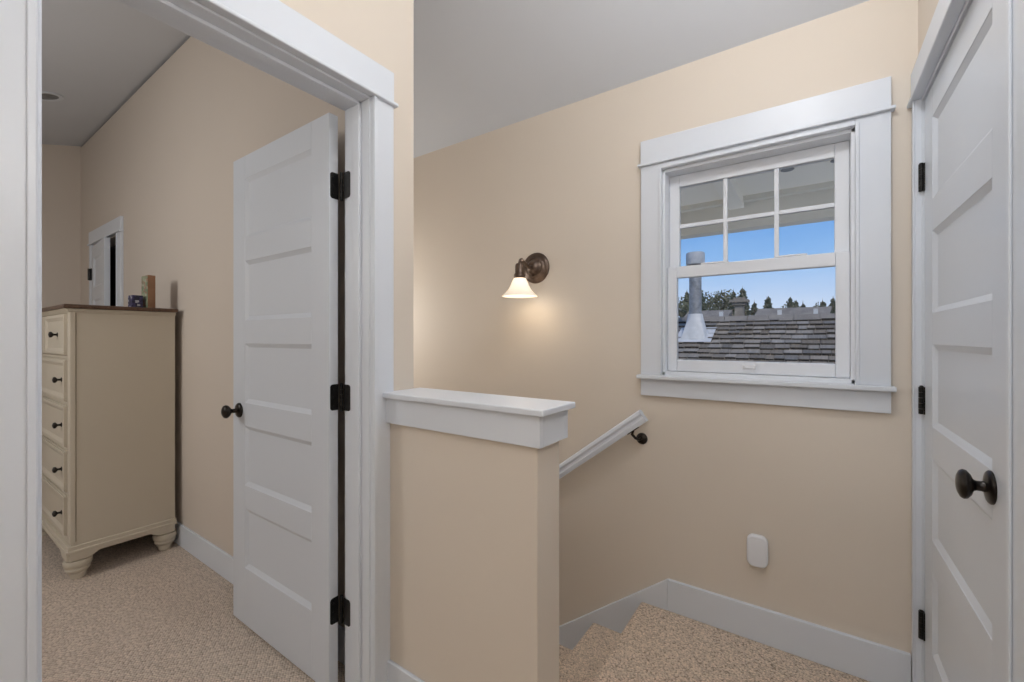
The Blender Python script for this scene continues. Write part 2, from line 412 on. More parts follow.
# bedroom door: hinge at X=-1.387, face toward viewer at Y=.872, leaf runs toward -X
W1 = .743; T1 = .035
d1 = struct(empty('door_1', (-1.387, .8895, .010)), 'white five-panel bedroom door standing open with dark knob', 'door')
d1.rotation_euler = (0, 0, math.pi)
door_mesh(W1, 2.032, T1).build('door_leaf', M['door'], d1, bevel=.0015)
knob(d1, (W1 - .062, T1 / 2, .925), (0, 1, 0)); knob(d1, (W1 - .062, -T1 / 2, .925), (0, -1, 0), .98)
for hz_ in (1.79, 1.042, .288):
    z0 = hz_ - .046 - .01; z1 = hz_ + .046 - .01
    # leaf plate on door edge (local x<0 side), jamb plate, barrel
    b = MB()
    def rplate(b, x, ya, yb, z0, z1, th, r=.012):
        pts = []
        # rounded at ya side
        for cx, cz, a0 in ((ya + r, z1 - r, 90), (ya + r, z0 + r, 180)):
            for a in range(0, 91, 15):
                t = R(a0 + a); pts.append((x, cx + r * math.cos(t) * (1), cz + r * math.sin(t)))
        pts += [(x, yb, z0), (x, yb, z1)]
        b.prism(pts, (th, 0, 0))
    # local y: +T/2 = viewer side (world -Y); plate from y=+.015 (viewer) to y=-.0175-.0
    rp = [(0.0, 0, 0)]
    pts = []
    r = .010; ya, yb = .0135, -.0185
    for a in range(0, 91, 15): pts.append((-.0015, ya - r + r * math.sin(R(a)), z1 - r + r * math.cos(R(a))))
    for a in range(0, 91, 15): pts.append((-.0015, ya - r + r * math.cos(R(a)), z0 + r - r * math.sin(R(a))))
    pts += [(-.0015, yb, z0), (-.0015, yb, z1)]
    b.prism(pts, (.0014, 0, 0))
    # jamb plate: world Y=DY1-.001 -> local y = .8895-Y ; local x = -(X+1.387)
    lx = lambda X: -(X + 1.387)
    ly = lambda Y: .8895 - Y
    pts = [(lx(-1.358), ly(DY1 - .0002), z0), (lx(-1.358), ly(DY1 - .0002), z1)]
    xb = -1.322
    for a in range(0, 91, 15): pts.append((lx(xb - r + r * math.sin(R(a))), ly(DY1 - .0002), z1 - r + r * math.cos(R(a))))
    for a in range(0, 91, 15): pts.append((lx(xb - r + r * math.cos(R(a))), ly(DY1 - .0002), z0 + r - r * math.sin(R(a))))
    b.prism(pts, (0, .0016, 0))
    # screws
    for zz in (z0 + .018, (z0 + z1) / 2, z1 - .018):
        b.lathe([(0, 0), (.004, 0), (.003, .0008), (0, .001)], (-.0015, .004, zz), (-1, 0, 0), seg=10, cap=False)
    hg = b.build('hinge', M['black'], d1)
    b = MB(); zc = (z0 + z1) / 2
    for q in range(5):
        za = z0 + (z1 - z0) * q / 5 + .0006; zb = z0 + (z1 - z0) * (q + 1) / 5 - .0006
        b.lathe([(0, za), (.0062, za), (.0062, zb), (0, zb)], (lx(-1.372), ly(.911), 0), (0, 0, 1), seg=14, cap=False)
    b.lathe([(0, z1), (.005, z1), (.0055, z1 + .003), (0, z1 + .005)], (lx(-1.372), ly(.911), 0), (0, 0, 1), seg=14, cap=False)
    b.lathe([(0, z0), (.005, z0), (.0055, z0 - .003), (0, z0 - .005)], (lx(-1.372), ly(.911), 0), (0, 0, 1), seg=14, cap=False)
    b.build('hinge_barrel', M['black'], hg, smooth=True)

# right door closed: face at X=XR+.002, hinge at RY1, runs toward -Y
W2 = RY1 - RY0 - .006
d2 = struct(empty('door_2', (XR + .0045 + .0175, RY1 - .003, .012)), 'closed white five-panel door at the right edge with black knob', 'door')
d2.rotation_euler = (0, 0, -math.pi / 2)   # local x -> -Y ; local y -> +X
door_mesh(W2, 2.032, .035, sr=.172).build('door_leaf', M['door'], d2, bevel=.0015)
knob(d2, (RY1 - .003 - 1.318, -.0175, .925), (0, -1, 0), 1.10, .77)
for hz_ in (1.79, 1.042, .288):
    b = MB(); z0 = hz_ - .046 - .012; z1 = hz_ + .046 - .012
    for q in range(5):
        za = z0 + (z1 - z0) * q / 5 + .0006; zb = z0 + (z1 - z0) * (q + 1) / 5 - .0006
        b.lathe([(0, za), (.0075, za), (.0075, zb), (0, zb)], (-.002, -.0255, 0), (0, 0, 1), seg=14, cap=False)
    b.lathe([(0, z1), (.005, z1), (.0055, z1 + .003), (0, z1 + .005)], (-.002, -.0255, 0), (0, 0, 1), seg=14, cap=False)
    b.box(-.014, .009, -.0215, -.0172, z0, z1)
    b.build('hinge', M['black'], d2, smooth=True)

# bedroom closet door
casing('trim_bedroom_closet', 'white casing around the closet door beyond the dresser', lambda u, n, z: (u, YB0 - n, z), CX0, CX1, DH, wl=.08, wr=.1)
W3 = .63
d3 = struct(empty('door_3', (CX0 + .012, YB0 - .002, .012)), 'white closet door standing ajar beyond the dresser', 'door')
d3.rotation_euler = (0, 0, R(-4.5))
door_mesh(W3, 2.02, .035).build('door_leaf', M['door'], d3, bevel=.0015)
knob(d3, (W3 - .06, -.0175, .925), (0, -1, 0))
for hz_ in (1.79, 1.042, .288):
    b = MB().lathe([(0, hz_ - .05), (.011, hz_ - .05), (.011, hz_ + .05), (0, hz_ + .05)], (-.006, -.030, 0), (0, 0, 1), seg=12, cap=False)
    b.box(-.006, .03, -.024, -.018, hz_ - .05, hz_ + .05)
    b.build('hinge', M['black'], d3, smooth=True)
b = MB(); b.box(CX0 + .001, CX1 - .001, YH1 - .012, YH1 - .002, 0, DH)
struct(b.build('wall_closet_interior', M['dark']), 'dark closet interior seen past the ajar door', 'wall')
b = MB()
b.box(CX1 - .22, CX1 - .02, YB0 + .03, YB0 + .045, 1.95, 1.965); b.box(CX1 - .22, CX1 - .02, YB0 + .03, YB0 + .045, 1.90, 1.91)
struct(b.build('trim_closet_rail', M['galv']), 'thin shelf rails at top of the closet opening', 'shelf rail')

# ------------------------------------------------------------------ window
wn = struct(empty('window_1', (-.22, YN, 1.08)), 'white double-hung window with six small upper panes', 'window')
wn_inv = Matrix.Translation((.22, -YN, -1.08))
def wpart(b, name, mat, parent=None, **k):
    o = b.build(name, mat, None, **k)
    o.parent = parent or wn
    if parent is None: o.matrix_parent_inverse = wn_inv
    return o
# casing
for xa, xb, inn in ((-.668, -.571, 1), (.131, .2315, -1)):
    b = MB(); b.box(xa, xb, YN - .02, YN, 1.08, 2.062)
    if inn == 1: b.box(xb - .012, xb, YN - .026, YN - .02, 1.08, 2.046)
    else: b.box(xa, xa + .012, YN - .026, YN - .02, 1.08, 2.046)
    wpart(b, 'side_casing', M['trim'], bevel=.0022)
b = MB(); b.box(-.571, .131, YN - .02, YN, 2.034, 2.062); b.box(-.571, .131, YN - .026, YN - .02, 2.036, 2.048); b.box(-.668, .2315, YN - .024, YN, 2.074, 2.183)
wpart(b, 'head_casing', M['trim'], bevel=.002)
b = MB(); b.box(-.680, .243, YN - .036, YN, 2.062, 2.074)
wpart(b, 'head_bead', M['trim'], bevel=.004, seg=3)
b = MB(); b.box(-.680, .243, YN - .050, YN + .03, 1.062, 1.080)
wpart(b, 'stool', M['trim'], bevel=.004, seg=3)
b = MB(); b.box(-.668, .2315, YN - .02, YN, .982, 1.062)
wpart(b, 'apron', M['trim'], bevel=.002)
# frame lining
b = MB()
b.box(WX0, WX0 + .012, YN, YN + .16, 1.08, WZ1); b.box(WX1 - .012, WX1, YN, YN + .16, 1.08, WZ1)
b.box(WX0, WX1, YN, YN + .16, WZ1 - .014, WZ1); b.box(WX0, WX1, YN + .0, YN + .18, 1.0621, 1.097)
wpart(b, 'frame', M['vinyl'], bevel=.002)
# lower sash
YL0, YL1 = 2.088, 2.120; YU0, YU1 = 2.121, 2.153
gx0, gx1 = -.517, .0755
b = MB()
b.box(-.5595, gx0, YL0, YL1, 1.098, 1.585); b.box(gx1, .1195, YL0, YL1, 1.098, 1.585)
b.box(gx0, gx1, YL0, YL1, 1.098, 1.151); b.box(gx0, gx1, YL0, YL1, 1.532, 1.585)
ls = wpart(b, 'lower_sash', M['vinyl'], bevel=.004)
b = MB(); b.box(gx0, gx1, 2.102, 2.106, 1.151, 1.532); p = b.build('glass_pane', M['glass']); p.parent = ls
b = MB(); b.box(-.245, -.195, YL0 - .008, YL0, 1.119, 1.137); b.box(-.235, -.205, YL0 - .012, YL0 - .008, 1.123, 1.130); p = b.build('sash_lift', M['plastic'], bevel=.002); p.parent = ls
for xc in (-.36, -.075):
    b = MB(); b.lathe([(0, 0), (.020, 0), (.019, .005), (.012, .008), (0, .009)], (xc, 2.104, 1.585), (0, 0, 1), seg=20, cap=False)
    b.prism([(xc - .055, 2.098, 1.5865), (xc - .05, 2.092, 1.5865), (xc + .045, 2.092, 1.5865), (xc + .06, 2.100, 1.5865), (xc + .045, 2.11, 1.5865), (xc - .05, 2.11, 1.5865)], (0, 0, .006))
    p = b.build('sash_lock', M['plastic'], bevel=.001); p.parent = ls
# upper sash
b = MB()
b.box(-.5595, -.514, YU0, YU1, 1.545, 2.02); b.box(.073, .1195, YU0, YU1, 1.545, 2.02)
b.box(-.514, .073, YU0, YU1, 1.966, 2.02); b.box(-.514, .073, YU0, YU1, 1.545, 1.584)
us = wpart(b, 'upper_sash', M['vinyl'], bevel=.003)
b = MB(); b.box(-.514, .073, 2.135, 2.139, 1.584, 1.966); p = b.build('glass_pane', M['glass']); p.parent = us
gw = .587 / 3
b = MB()
for xc in (-.514 + gw, -.514 + 2 * gw): b.box(xc - .0085, xc + .0085, 2.127, 2.147, 1.584, 1.966)
for k in range(3):
    b.box(-.514 + gw * k + .0085 * (k > 0), -.514 + gw * (k + 1) - .0085 * (k < 2), 2.127, 2.147, 1.771, 1.788)
p = b.build('muntins', M['vinyl'], bevel=.0015); p.parent = us

# ------------------------------------------------------------------ handrail
hr = tag(empty('handrail', (-.64, YN, .8)), 'white wooden handrail on the wall above the stairs', 'handrail')
ang = math.atan(sl); dv = Vector((-math.cos(ang), 0, -math.sin(ang))); up = Vector((-math.sin(ang), 0, math.cos(ang)))
yc = 1.972; o0 = Vector((-.636, yc, .897))
prof = [(-.016, -.030), (.016, -.030), (.019, -.012), (.015, -.006), (.015, .004), (.021, .012), (.019, .024), (.010, .030), (-.010, .030), (-.019, .024), (-.021, .012), (-.015, .004), (-.015, -.006), (-.019, -.012)]
b = MB(); b.prism([tuple(o0 + Vector((0, a, 0)) + up * c) for a, c in prof], dv * 3.3)
hinv = Matrix.Translation((.64, -YN, -.8))
o = b.build('rail', M['trim'], bevel=.001); o.parent = hr; o.matrix_parent_inverse = hinv
for dist in (.085, 1.6, 3.0):
    pt = o0 + dv * dist - up * .030
    rz = Vector((pt.x + .017, YN, pt.z - .050))
    b = MB(); b.lathe([(0, 0), (.027, 0), (.027, .005), (.024, .009), (.012, .014), (0, .016)], rz, (0, -1, 0), seg=26, cap=False)
    a = rz + Vector((0, -.010, 0))
    b.tube([a, a + Vector((-.004, -.028, .001)), a + Vector((-.013, -.050, .012)), a + Vector((-.023, -.063, .030)), Vector((pt.x, yc, pt.z - .002))], .0065)
    pl = [pt + dv * -.03 + Vector((0, -.012, 0)), pt + dv * .03 + Vector((0, -.012, 0)), pt + dv * .03 + Vector((0, .012, 0)), pt + dv * -.03 + Vector((0, .012, 0))]
    b.prism(pl, tuple(-up * .004))
    o = b.build('bracket', M['bronze'], smooth=True); o.parent = hr; o.matrix_parent_inverse = hinv

# ------------------------------------------------------------------ sconce
sc = tag(empty('wall_sconce', (-1.262, YN, 1.642)), 'bronze wall sconce with lit frosted bell glass shade', 'wall lamp')
b = MB().lathe([(0, 0), (.084, 0), (.086, .004), (.084, .009), (.074, .014), (.070, .016), (.066, .016), (.058, .022), (.052, .026), (.046, .026), (.036, .036), (.030, .046), (.022, .052), (.0, .054)], (0, 0, 0), (0, -1, 0), seg=48, cap=False)
b.build('backplate', M['bronze2'], sc, smooth=True)
b = MB(); b.tube([(0, -.05, 0), (0, -.075, -.004), (0, -.100, .003), (0, -.125, .016), (0, -.148, .018), (0, -.163, .008), (0, -.166, -.010)], [.011, .009, .009, .009, .0095, .010, .010])
b.lathe([(0, -.006), (.014, -.004), (.016, .004), (.010, .012), (0, .016)], (0, -.150, .018), (0, -1, .3), seg=16, cap=False)
b.build('arm', M['bronze2'], sc, smooth=True)
b = MB().lathe([(0, .004), (.018, .002), (.023, -.004), (.024, -.02), (.024, -.048), (.029, -.054), (.031, -.068), (.028, -.075), (0, -.075)], (0, -.166, 0), (0, 0, 1), seg=30, cap=False)
b.build('socket', M['bronze2'], sc, smooth=True)
b = MB().lathe([(.030, -.076), (.036, -.084), (.042, -.098), (.050, -.118), (.062, -.138), (.078, -.156), (.092, -.168), (.094, -.171), (.0905, -.170), (.076, -.159), (.059, -.140), (.047, -.119), (.039, -.098), (.033, -.084), (.027, -.077)], (0, -.166, 0), (0, 0, 1), seg=48, cap=False)
b.build('shade', M['shade'], sc, smooth=True)
b = MB().lathe([(0, -.075), (.012, -.078), (.013, -.09), (.022, -.11), (.026, -.128), (.022, -.143), (.010, -.151), (0, -.152)], (0, -.166, 0), (0, 0, 1), seg=20, cap=False)
b.build('bulb', M['bulb'], sc, smooth=True)

# ------------------------------------------------------------------ plug-in device
b = MB()
def rr(w0, w1, h0, h1, y, r, n=6):
    pts = []
    for cx, cz, a0 in ((w1 - r, h1 - r, 0), (w0 + r, h1 - r, 90), (w0 + r, h0 + r, 180), (w1 - r, h0 + r, 270)):
        for a in range(n + 1):
            t = R(a0 + 90 * a / n); pts.append((cx + r * math.cos(t), y, cz + r * math.sin(t)))
    return pts
pd = tag(empty('plug_in_unit', (-.185, YN, .376)), 'small white rounded plug-in unit on the wall below the window', 'plug-in device')
b.prism(rr(-.038, .038, -.064, .064, 0, .026), (0, -.030, 0))
b.build('housing', M['plastic'], pd, bevel=.008, seg=4, smooth=True)
b = MB(); b.prism(rr(-.030, .030, -.048, .050, -.0295, .018), (0, -.002, 0)); b.build('front_cover', M['plastic'], pd, bevel=.001)

# ------------------------------------------------------------------ dresser
DX1 = -3.125; DW = .93; DX0 = DX1 - DW; DF = .520; DB = .965
dr = tag(empty('dresser', ((DX0 + DX1) / 2, (DF + DB) / 2, 0)), 'tall cream painted dresser with dark wood top and bun feet', 'dresser')
dinv = Matrix.Translation((-(DX0 + DX1) / 2, -(DF + DB) / 2, 0))
def dpart(b, name, mat, par=None, **k):
    o = b.build(name, mat, None, **k)
    o.parent = par or dr
    if par is None: o.matrix_parent_inverse = dinv
    return o
b = MB(); b.box(DX0, DX1, DF + .004, DB, .145, 1.400)
# corner stiles, proud side frame
b.box(DX1 - .052, DX1 + .004, DF - .002, DF + .0195, .19, 1.385); b.box(DX0 - .004, DX0 + .052, DF - .002, DF + .0195, .19, 1.385)
b.box(DX0 - .004, DX1 + .004, DF - .002, DF + .01, 1.385, 1.4)
zrows = [(.222, .428), (.450, .662), (.682, .900), (.922, 1.140), (1.162, 1.380)]
for i in range(4): b.box(DX0 + .05, DX1 - .05, DF - .001, DF + .006, zrows[i][1] + .004, zrows[i + 1][0] - .004)
dpart(b, 'body', M['cream'], bevel=.003)
# dark glaze grooves on side
b = MB(); b.box(DX1 + .0005, DX1 + .0012, DF + .020, DF + .023, .20, 1.385)
dpart(b, 'glaze_line', M['creamdk'])
# crown moulding + top
b = MB(); b.prism([(DX0 - .004, DF - .002, 1.383), (DX0 - .004, DF - .012, 1.395), (DX0 - .004, DF - .02, 1.405), (DX0 - .004, DB, 1.405), (DX0 - .004, DB, 1.383)], (DW + .008, 0, 0))
b.box(DX1, DX1 + .012, DF - .012, DB, 1.390, 1.405); b.box(DX0 - .012, DX0, DF - .012, DB, 1.390, 1.405)
dpart(b, 'crown_moulding', M['cream'], bevel=.002)
b = MB(); b.box(DX0 - .025, DX1 + .025, DF - .03, DB + .01, 1.405, 1.426)
dpart(b, 'top', M['walnut'], bevel=.006, seg=3)
# base moulding
b = MB()
b.box(DX0 - .012, DX1 + .012, DF - .012, DB + .003, .145, .180)
b.box(DX0 - .018, DX1 + .018, DF - .018, DB + .003, .145, .160)
pts = [(.0, .105), (.0, .146), (.445, .146), (.445, .105), (.37, .105), (.355, .112), (.33, .128), (.115, .128), (.09, .112), (.075, .105)]
b.prism([(DX1 - .004, DF - .005 + p[0] * 1.0, p[1]) for p in pts], (.018, 0, 0)); b.prism([(DX0 - .014, DF - .005 + p[0], p[1]) for p in pts], (.018, 0, 0))
ptf = [(0, .105), (0, .146), (DW, .146), (DW, .105), (DW - .11, .105), (DW - .14, .128), (.14, .128), (.11, .105)]
b.prism([(DX0 + p[0], DF - .014, p[1]) for p in ptf], (0, .018, 0))
dpart(b, 'base_moulding', M['cream'], bevel=.003)
for fx in (DX0 + .045, DX1 - .037):
    for fy in (DF + .035, DB - .04):
        b = MB(); b.lathe([(0, .112), (.044, .110), (.044, .102), (.054, .098), (.057, .088), (.057, .078), (.053, .066), (.045, .062), (.050, .056), (.050, .048), (.042, .036), (.032, .030), (.034, .024), (.030, .008), (.027, 0), (0, 0)], (fx, fy, 0), (0, 0, 1), seg=30, cap=False)
        dpart(b, 'foot', M['cream'], smooth=True)
def drawer(x0, x1, z0, z1, knobs):
    b = MB(); yf = DF - .014
    b.box(x0, x1, DF - .006, DF + .004, z0, z1)
    g = .020
    # raised frame with inner bevel to recessed field
    for (xa, xb, za, zb) in ((x0 + .004, x1 - .004, z0 + .004, z0 + g), (x0 + .004, x1 - .004, z1 - g, z1 - .004), (x0 + .004, x0 + g, z0 + g, z1 - g), (x1 - g, x1 - .004, z0 + g, z1 - g)):
        b.box(xa, xb, yf, DF - .006, za, zb)
    i0 = (x0 + g, z0 + g, x1 - g, z1 - g); w = .016
    a = [(i0[0], yf, i0[1]), (i0[2], yf, i0[1]), (i0[2], yf, i0[3]), (i0[0], yf, i0[3])]
    c = [(i0[0] + w, DF - .0062, i0[1] + w), (i0[2] - w, DF - .0062, i0[1] + w), (i0[2] - w, DF - .0062, i0[3] - w), (i0[0] + w, DF - .0062, i0[3] - w)]
    for k in range(4):
        j = (k + 1) % 4; b.poly([a[k], a[j], c[j], c[k]])
    d = dpart(b, 'drawer', M['cream'], bevel=.0015)
    for kx in knobs:
        b = MB(); zc = (z0 + z1) / 2
        b.lathe([(0, 0), (.012, 0), (.012, .002), (.006, .005), (.0055, .014), (.009, .018), (.015, .022), (.0165, .027), (.014, .032), (.006, .035), (0, .036)], (kx, DF - .006, zc), (0, -1, 0), seg=20, cap=False)
        dpart(b, 'drawer_knob', M['bronze'], d, smooth=True)
xa, xb = DX0 + .056, DX1 - .056; mid = xb - .50
for i, (z0, z1) in enumerate(zrows):
    if i == 4:
        drawer(mid + .006, xb, z0, z1, [xb - .20]); drawer(xa, mid - .006, z0, z1, [(mid + xa) / 2])
    else:
        drawer(xa, xb, z0, z1, [xb - .10, xa + .10])

# ------------------------------------------------------------------ things on dresser
def pattern_mat(name, cols, sc_):
    m = newmat(name, cols[0], .6); n, l, b = nodes(m)
    tc = n.new('ShaderNodeTexCoord'); v = n.new('ShaderNodeTexVoronoi'); v.inputs['Scale'].default_value = sc_; v.distance = 'CHEBYCHEV'
    l.new(tc.outputs['Object'], v.inputs['Vector'])
    s = n.new('ShaderNodeSeparateXYZ'); l.new(v.outputs['Color'], s.inputs['Vector'])
    cr = n.new('ShaderNodeValToRGB'); cr.color_ramp.interpolation = 'CONSTANT'
    e = cr.color_ramp.elements; e[0].color = (*cols[0], 1); e[1].color = (*cols[1], 1); e[1].position = .35
    for k, cc in enumerate(cols[2:]): x = e.new(.55 + .18 * k); x.color = (*cc, 1)
    l.new(s.outputs['X'], cr.inputs['Fac']); l.new(cr.outputs['Color'], b.inputs['Base Color'])
    return m
M['boxpat'] = pattern_mat('green_floral_print', [(.30, .33, .22), (.42, .43, .32), (.38, .16, .12), (.20, .25, .16)], 60)
M['cubepat'] = pattern_mat('navy_white_print', [(.02, .02, .05), (.45, .45, .5), (.05, .04, .12)], 75)
M['kraft'] = mat_noise('brown_board', (.25, .13, .07), (.34, .19, .11), 12, .7)
ZT = 1.4262
bx_ = tag(empty('keepsake_box', (-3.235, .868, ZT), R(0)), 'upright brown box with green and red patterned front on the dresser', 'box')
b = MB(); b.box(-.055, .055, -.018, .018, 0, .195); b.build('carton', M['kraft'], bx_, bevel=.0015)
b = MB(); b.box(-.053, .053, -.0195, -.0182, .003, .192); b.build('patterned_front', M['boxpat'], bx_)
b = MB(); 
bx2 = tag(empty('block', (-3.235, .808, ZT), R(0)), 'small navy and white patterned block beside the upright box', 'decorative block')
b = MB(); b.box(-.035, .035, -.026, .026, 0, .074); b.build('cube', M['cubepat'], bx2, bevel=.003)

# ------------------------------------------------------------------ recessed ceiling light in bedroom
def cam_ray(u, v):
    th = R(34.84); t = (u - 512) / 431; w = (338.5 - v) / 431
    return Vector((-math.sin(th) + t * math.cos(th), math.cos(th) + t * math.sin(th), w))
d_ = cam_ray(46, 96)
# solve z = RIDGE_Z + (RIDGE_Y-y)*SS
s_ = (RIDGE_Z + RIDGE_Y * SS - H) / (d_.z + SS * d_.y)
pl_ = Vector((0, 0, H)) + d_ * s_
rl = tag(empty('recessed_light', tuple(pl_)), 'round recessed light in the bedroom ceiling', 'ceiling light')
nrm = Vector((0, -SS, -1)).normalized() if False else Vector((0, SS, 1)).normalized() * -1
b = MB().lathe([(.062, -.002), (.085, -.002), (.090, .004), (.088, .008), (.064, .006), (.062, -.002)], (0, 0, 0), tuple(nrm), seg=32, cap=False); b.build('trim_ring', M['trim'], rl, smooth=True)
b = MB().lathe([(0, .002), (.063, .002), (.063, .004), (0, .004)], (0, 0, 0), tuple(nrm), seg=32, cap=False); b.build('lens', M['galv'], rl, smooth=True)

# ------------------------------------------------------------------ outside: porch overhang
pr = tag(empty('porch_roof', (-.3, 2.9, 2.24)), 'pale porch ceiling with edge beam seen through the upper panes', 'porch roof')
pinv = Matrix.Translation((.3, -2.9, -2.24))
def ppart(b, name, mat, **k):
    o = b.build(name, mat, None, **k); o.parent = pr; o.matrix_parent_inverse = pinv; return o
b = MB(); b.box(-3.6, 2.4, 2.215, 3.62, 2.26, 2.36); ppart(b, 'ceiling_panel', M['soffit'])
b = MB(); b.box(-3.6, 2.4, 3.50, 3.62, 2.045, 2.262); ppart(b, 'edge_beam', M['soffitbeam'], bevel=.004)
b = MB(); b.box(-3.6, 2.4, 3.44, 3.50, 2.225, 2.262); ppart(b, 'cornice', M['soffitbeam'], bevel=.004)
b = MB(); b.box(-.50, -.40, 2.215, 3.50, 2.19, 2.262); ppart(b, 'cross_beam', M['soffit'], bevel=.004)
for px in (-.95, -.12, .12):
    b = MB().lathe([(0, 0), (.03, 0), (.035, -.004), (.035, -.006), (0, -.006)], (px, 3.05, 2.262), (0, 0, 1), seg=20, cap=False); ppart(b, 'downlight', M['galv'])

# ------------------------------------------------------------------ outside: shake roof
random.seed(3)
RY, RZ, PT = 8.0, 1.575, .45
rf = tag(empty('shingle_roof', (-1, RY, RZ)), 'weathered grey wood shingle roof just outside the window', 'roof')
rinv = Matrix.Translation((1, -RY, -RZ))
b = MB(); cols = []
rows = 26; ex = .168
ca = 1 / math.sqrt(1 + PT * PT); sa = PT * ca
def rp(x, d, n):  # d distance down the slope from ridge, n normal offset
    return (x, RY - d * ca - n * sa, RZ - d * sa + n * ca)
for r_ in range(rows):
    x = -12.0 + random.random() * .1
    d0 = ex * r_
    while x < 7.0:
        w = random.uniform(.09, .22); dd = random.uniform(-.012, .012); th = random.uniform(.026, .042)
        k = len(b.v)
        d1_, d2_ = d0 - .04, d0 + ex + dd
        pts = [rp(x, d1_, .000), rp(x + w - .008, d1_, .000), rp(x + w - .008, d2_, th), rp(x, d2_, th), rp(x + w - .008, d2_, 0), rp(x, d2_, 0)]
        b.v += pts; b.f += [(k, k + 1, k + 2, k + 3), (k + 3, k + 2, k + 4, k + 5)]
        c = random.uniform(.14, .30); tint = random.uniform(-.012, .012)
        cols += [(c * 1.12 + tint, c, c * .84 - tint)] + [(c * .12,) * 3]
        x += w
me = None
o = b.build('shingles', M['shake'], None)
ca_attr = o.data.color_attributes.new('tone', 'FLOAT_COLOR', 'CORNER')
for p, cc in zip(o.data.polygons, cols):
    for li in p.loop_indices: ca_attr.data[li].color = (*cc, 1)
o.parent = rf; o.matrix_parent_inverse = rinv
b = MB(); L_ = rows * ex + .1
b.prism([rp(-12, -.03, -.012), rp(-12, L_, -.012), (-12, RY - L_ * ca, -3), (-12, RY + 5, -3), (-12, RY + 5, RZ - 2.2)], (19, 0, 0))
o = b.build('roof_deck', M['farroof'], None); o.parent = rf; o.matrix_parent_inverse = rinv
b = MB(); x = -12
while x < 7:
    w = random.uniform(.28, .36)
    b.prism([rp(x, .13, .026), rp(x, -.01, .05), (x, RY + .12, RZ - .02), (x, RY + .1, RZ - .05), rp(x, .1, 0)], (w - .01, 0, 0)); x += w
o = b.build('ridge_cap', M['farroof'], None); o.parent = rf; o.matrix_parent_inverse = rinv

# flue
fy = 7.25; fz = RZ - (RY - fy) * PT
fl = tag(empty('flue_pipe', (-1.535, fy + .1, fz + .045)), 'grey flue pipe with white flashing boot rising from the shingle roof', 'chimney pipe')
b = MB().lathe([(0, .2), (.092, .2), (.092, 1.18), (0, 1.18)], (0, 0, 0), seg=28, cap=False); b.build('pipe', M['galv'], fl, smooth=True)
b = MB().lathe([(0, 1.15), (.135, 1.15), (.14, 1.165), (.14, 1.32), (.13, 1.34), (0, 1.35)], (0, 0, 0), seg=28, cap=False); b.build('cap', M['capmetal'], fl, smooth=True)
b = MB()
k = len(b.v)
def q(x, y): return (x, y, y * PT + .035)
bs = [q(-.27, -.26), q(.27, -.26), q(.27, .25), q(-.27, .25)]; b.prism([(p[0], p[1], p[2] - .004) for p in bs], (0, 0, .004))
k = len(b.v); ri = []
for z_, r0, mixs in ((0, .185, 1.0), (.10, .165, .6), (.30, .118, 0), (.36, .108, 0)):
    for i in range(24):
        t = 2 * math.pi * i / 24; x_, y_ = r0 * math.cos(t), r0 * math.sin(t)
        if mixs: m_ = max(abs(math.cos(t)), abs(math.sin(t))); f_ = (1 - mixs) + mixs / m_ ; x_ *= f_; y_ *= f_
        b.v.append((x_, y_, (y_ * PT + .035) * (1 if z_ == 0 else 0) + z_))
for j in range(3):
    for i in range(24):
        i2 = (i + 1) % 24; b.f.append((k + j * 24 + i, k + j * 24 + i2, k + (j + 1) * 24 + i2, k + (j + 1) * 24 + i))
b.f.append(tuple(k + 72 + i for i in range(24)))
b.build('flashing_boot', M['metalwhite'], fl, smooth=True)

# far roofs beyond the ridge
def far_roof(name, x0, x1, y, zr, label, hang=3.0):
    t = tag(empty(name, ((x0 + x1) / 2, y, -3)), label, 'house')
    inv = Matrix.Translation((-(x0 + x1) / 2, -y, 3))
    b = MB(); p = .45; d = 4.0
    b.prism([(x0, y, zr), (x0 - hang * .15, y - d, zr - d * p), (x0 - hang * .15, y + d, zr - d * p)], (x1 - x0, 0, 0))
    o = b.build('roof', M['farroof']); o.parent = t; o.matrix_parent_inverse = inv
    b = MB(); b.box(x0 + .3, x1 - .5, y - d + .4, y + d - .4, -3, zr - d * p); o = b.build('house_wall', M['siding']); o.parent = t; o.matrix_parent_inverse = inv
    return t, inv
far_y = 18.0
t1, i1 = far_roof('house', -4.0, -2.45, far_y, 2.33, 'far house roof behind the flue pipe, left of the small chimney')
t2, i2 = far_roof('house', -1.6, .55, far_y, 2.33, 'far house roof right of the small chimney')
for (t, i_, xs) in ((t1, i1, (-2.7,)), (t2, i2, (-.9, .1))):
    for x in xs:
        b = MB().box(x - .06, x + .06, far_y - .9, far_y - .78, 1.9, 2.22); o = b.build('roof_vent', M['metalwhite']); o.parent = t; o.matrix_parent_inverse = i_
ch = tag(empty('chimney', (-1.665, 13.55, -3.2)), 'small dark chimney with wide cap above the distant roofs', 'chimney')
b = MB().box(-.11, .11, -.11, .11, 0, 5.42); b.build('stack', M['farroof'], ch)
b = MB().box(-.23, .23, -.23, .23, 5.46, 5.53).box(-.17, .17, -.17, .17, 5.38, 5.46).box(-.14, .14, -.14, .14, 5.53, 5.59); b.build('cap', M['farroof'], ch)

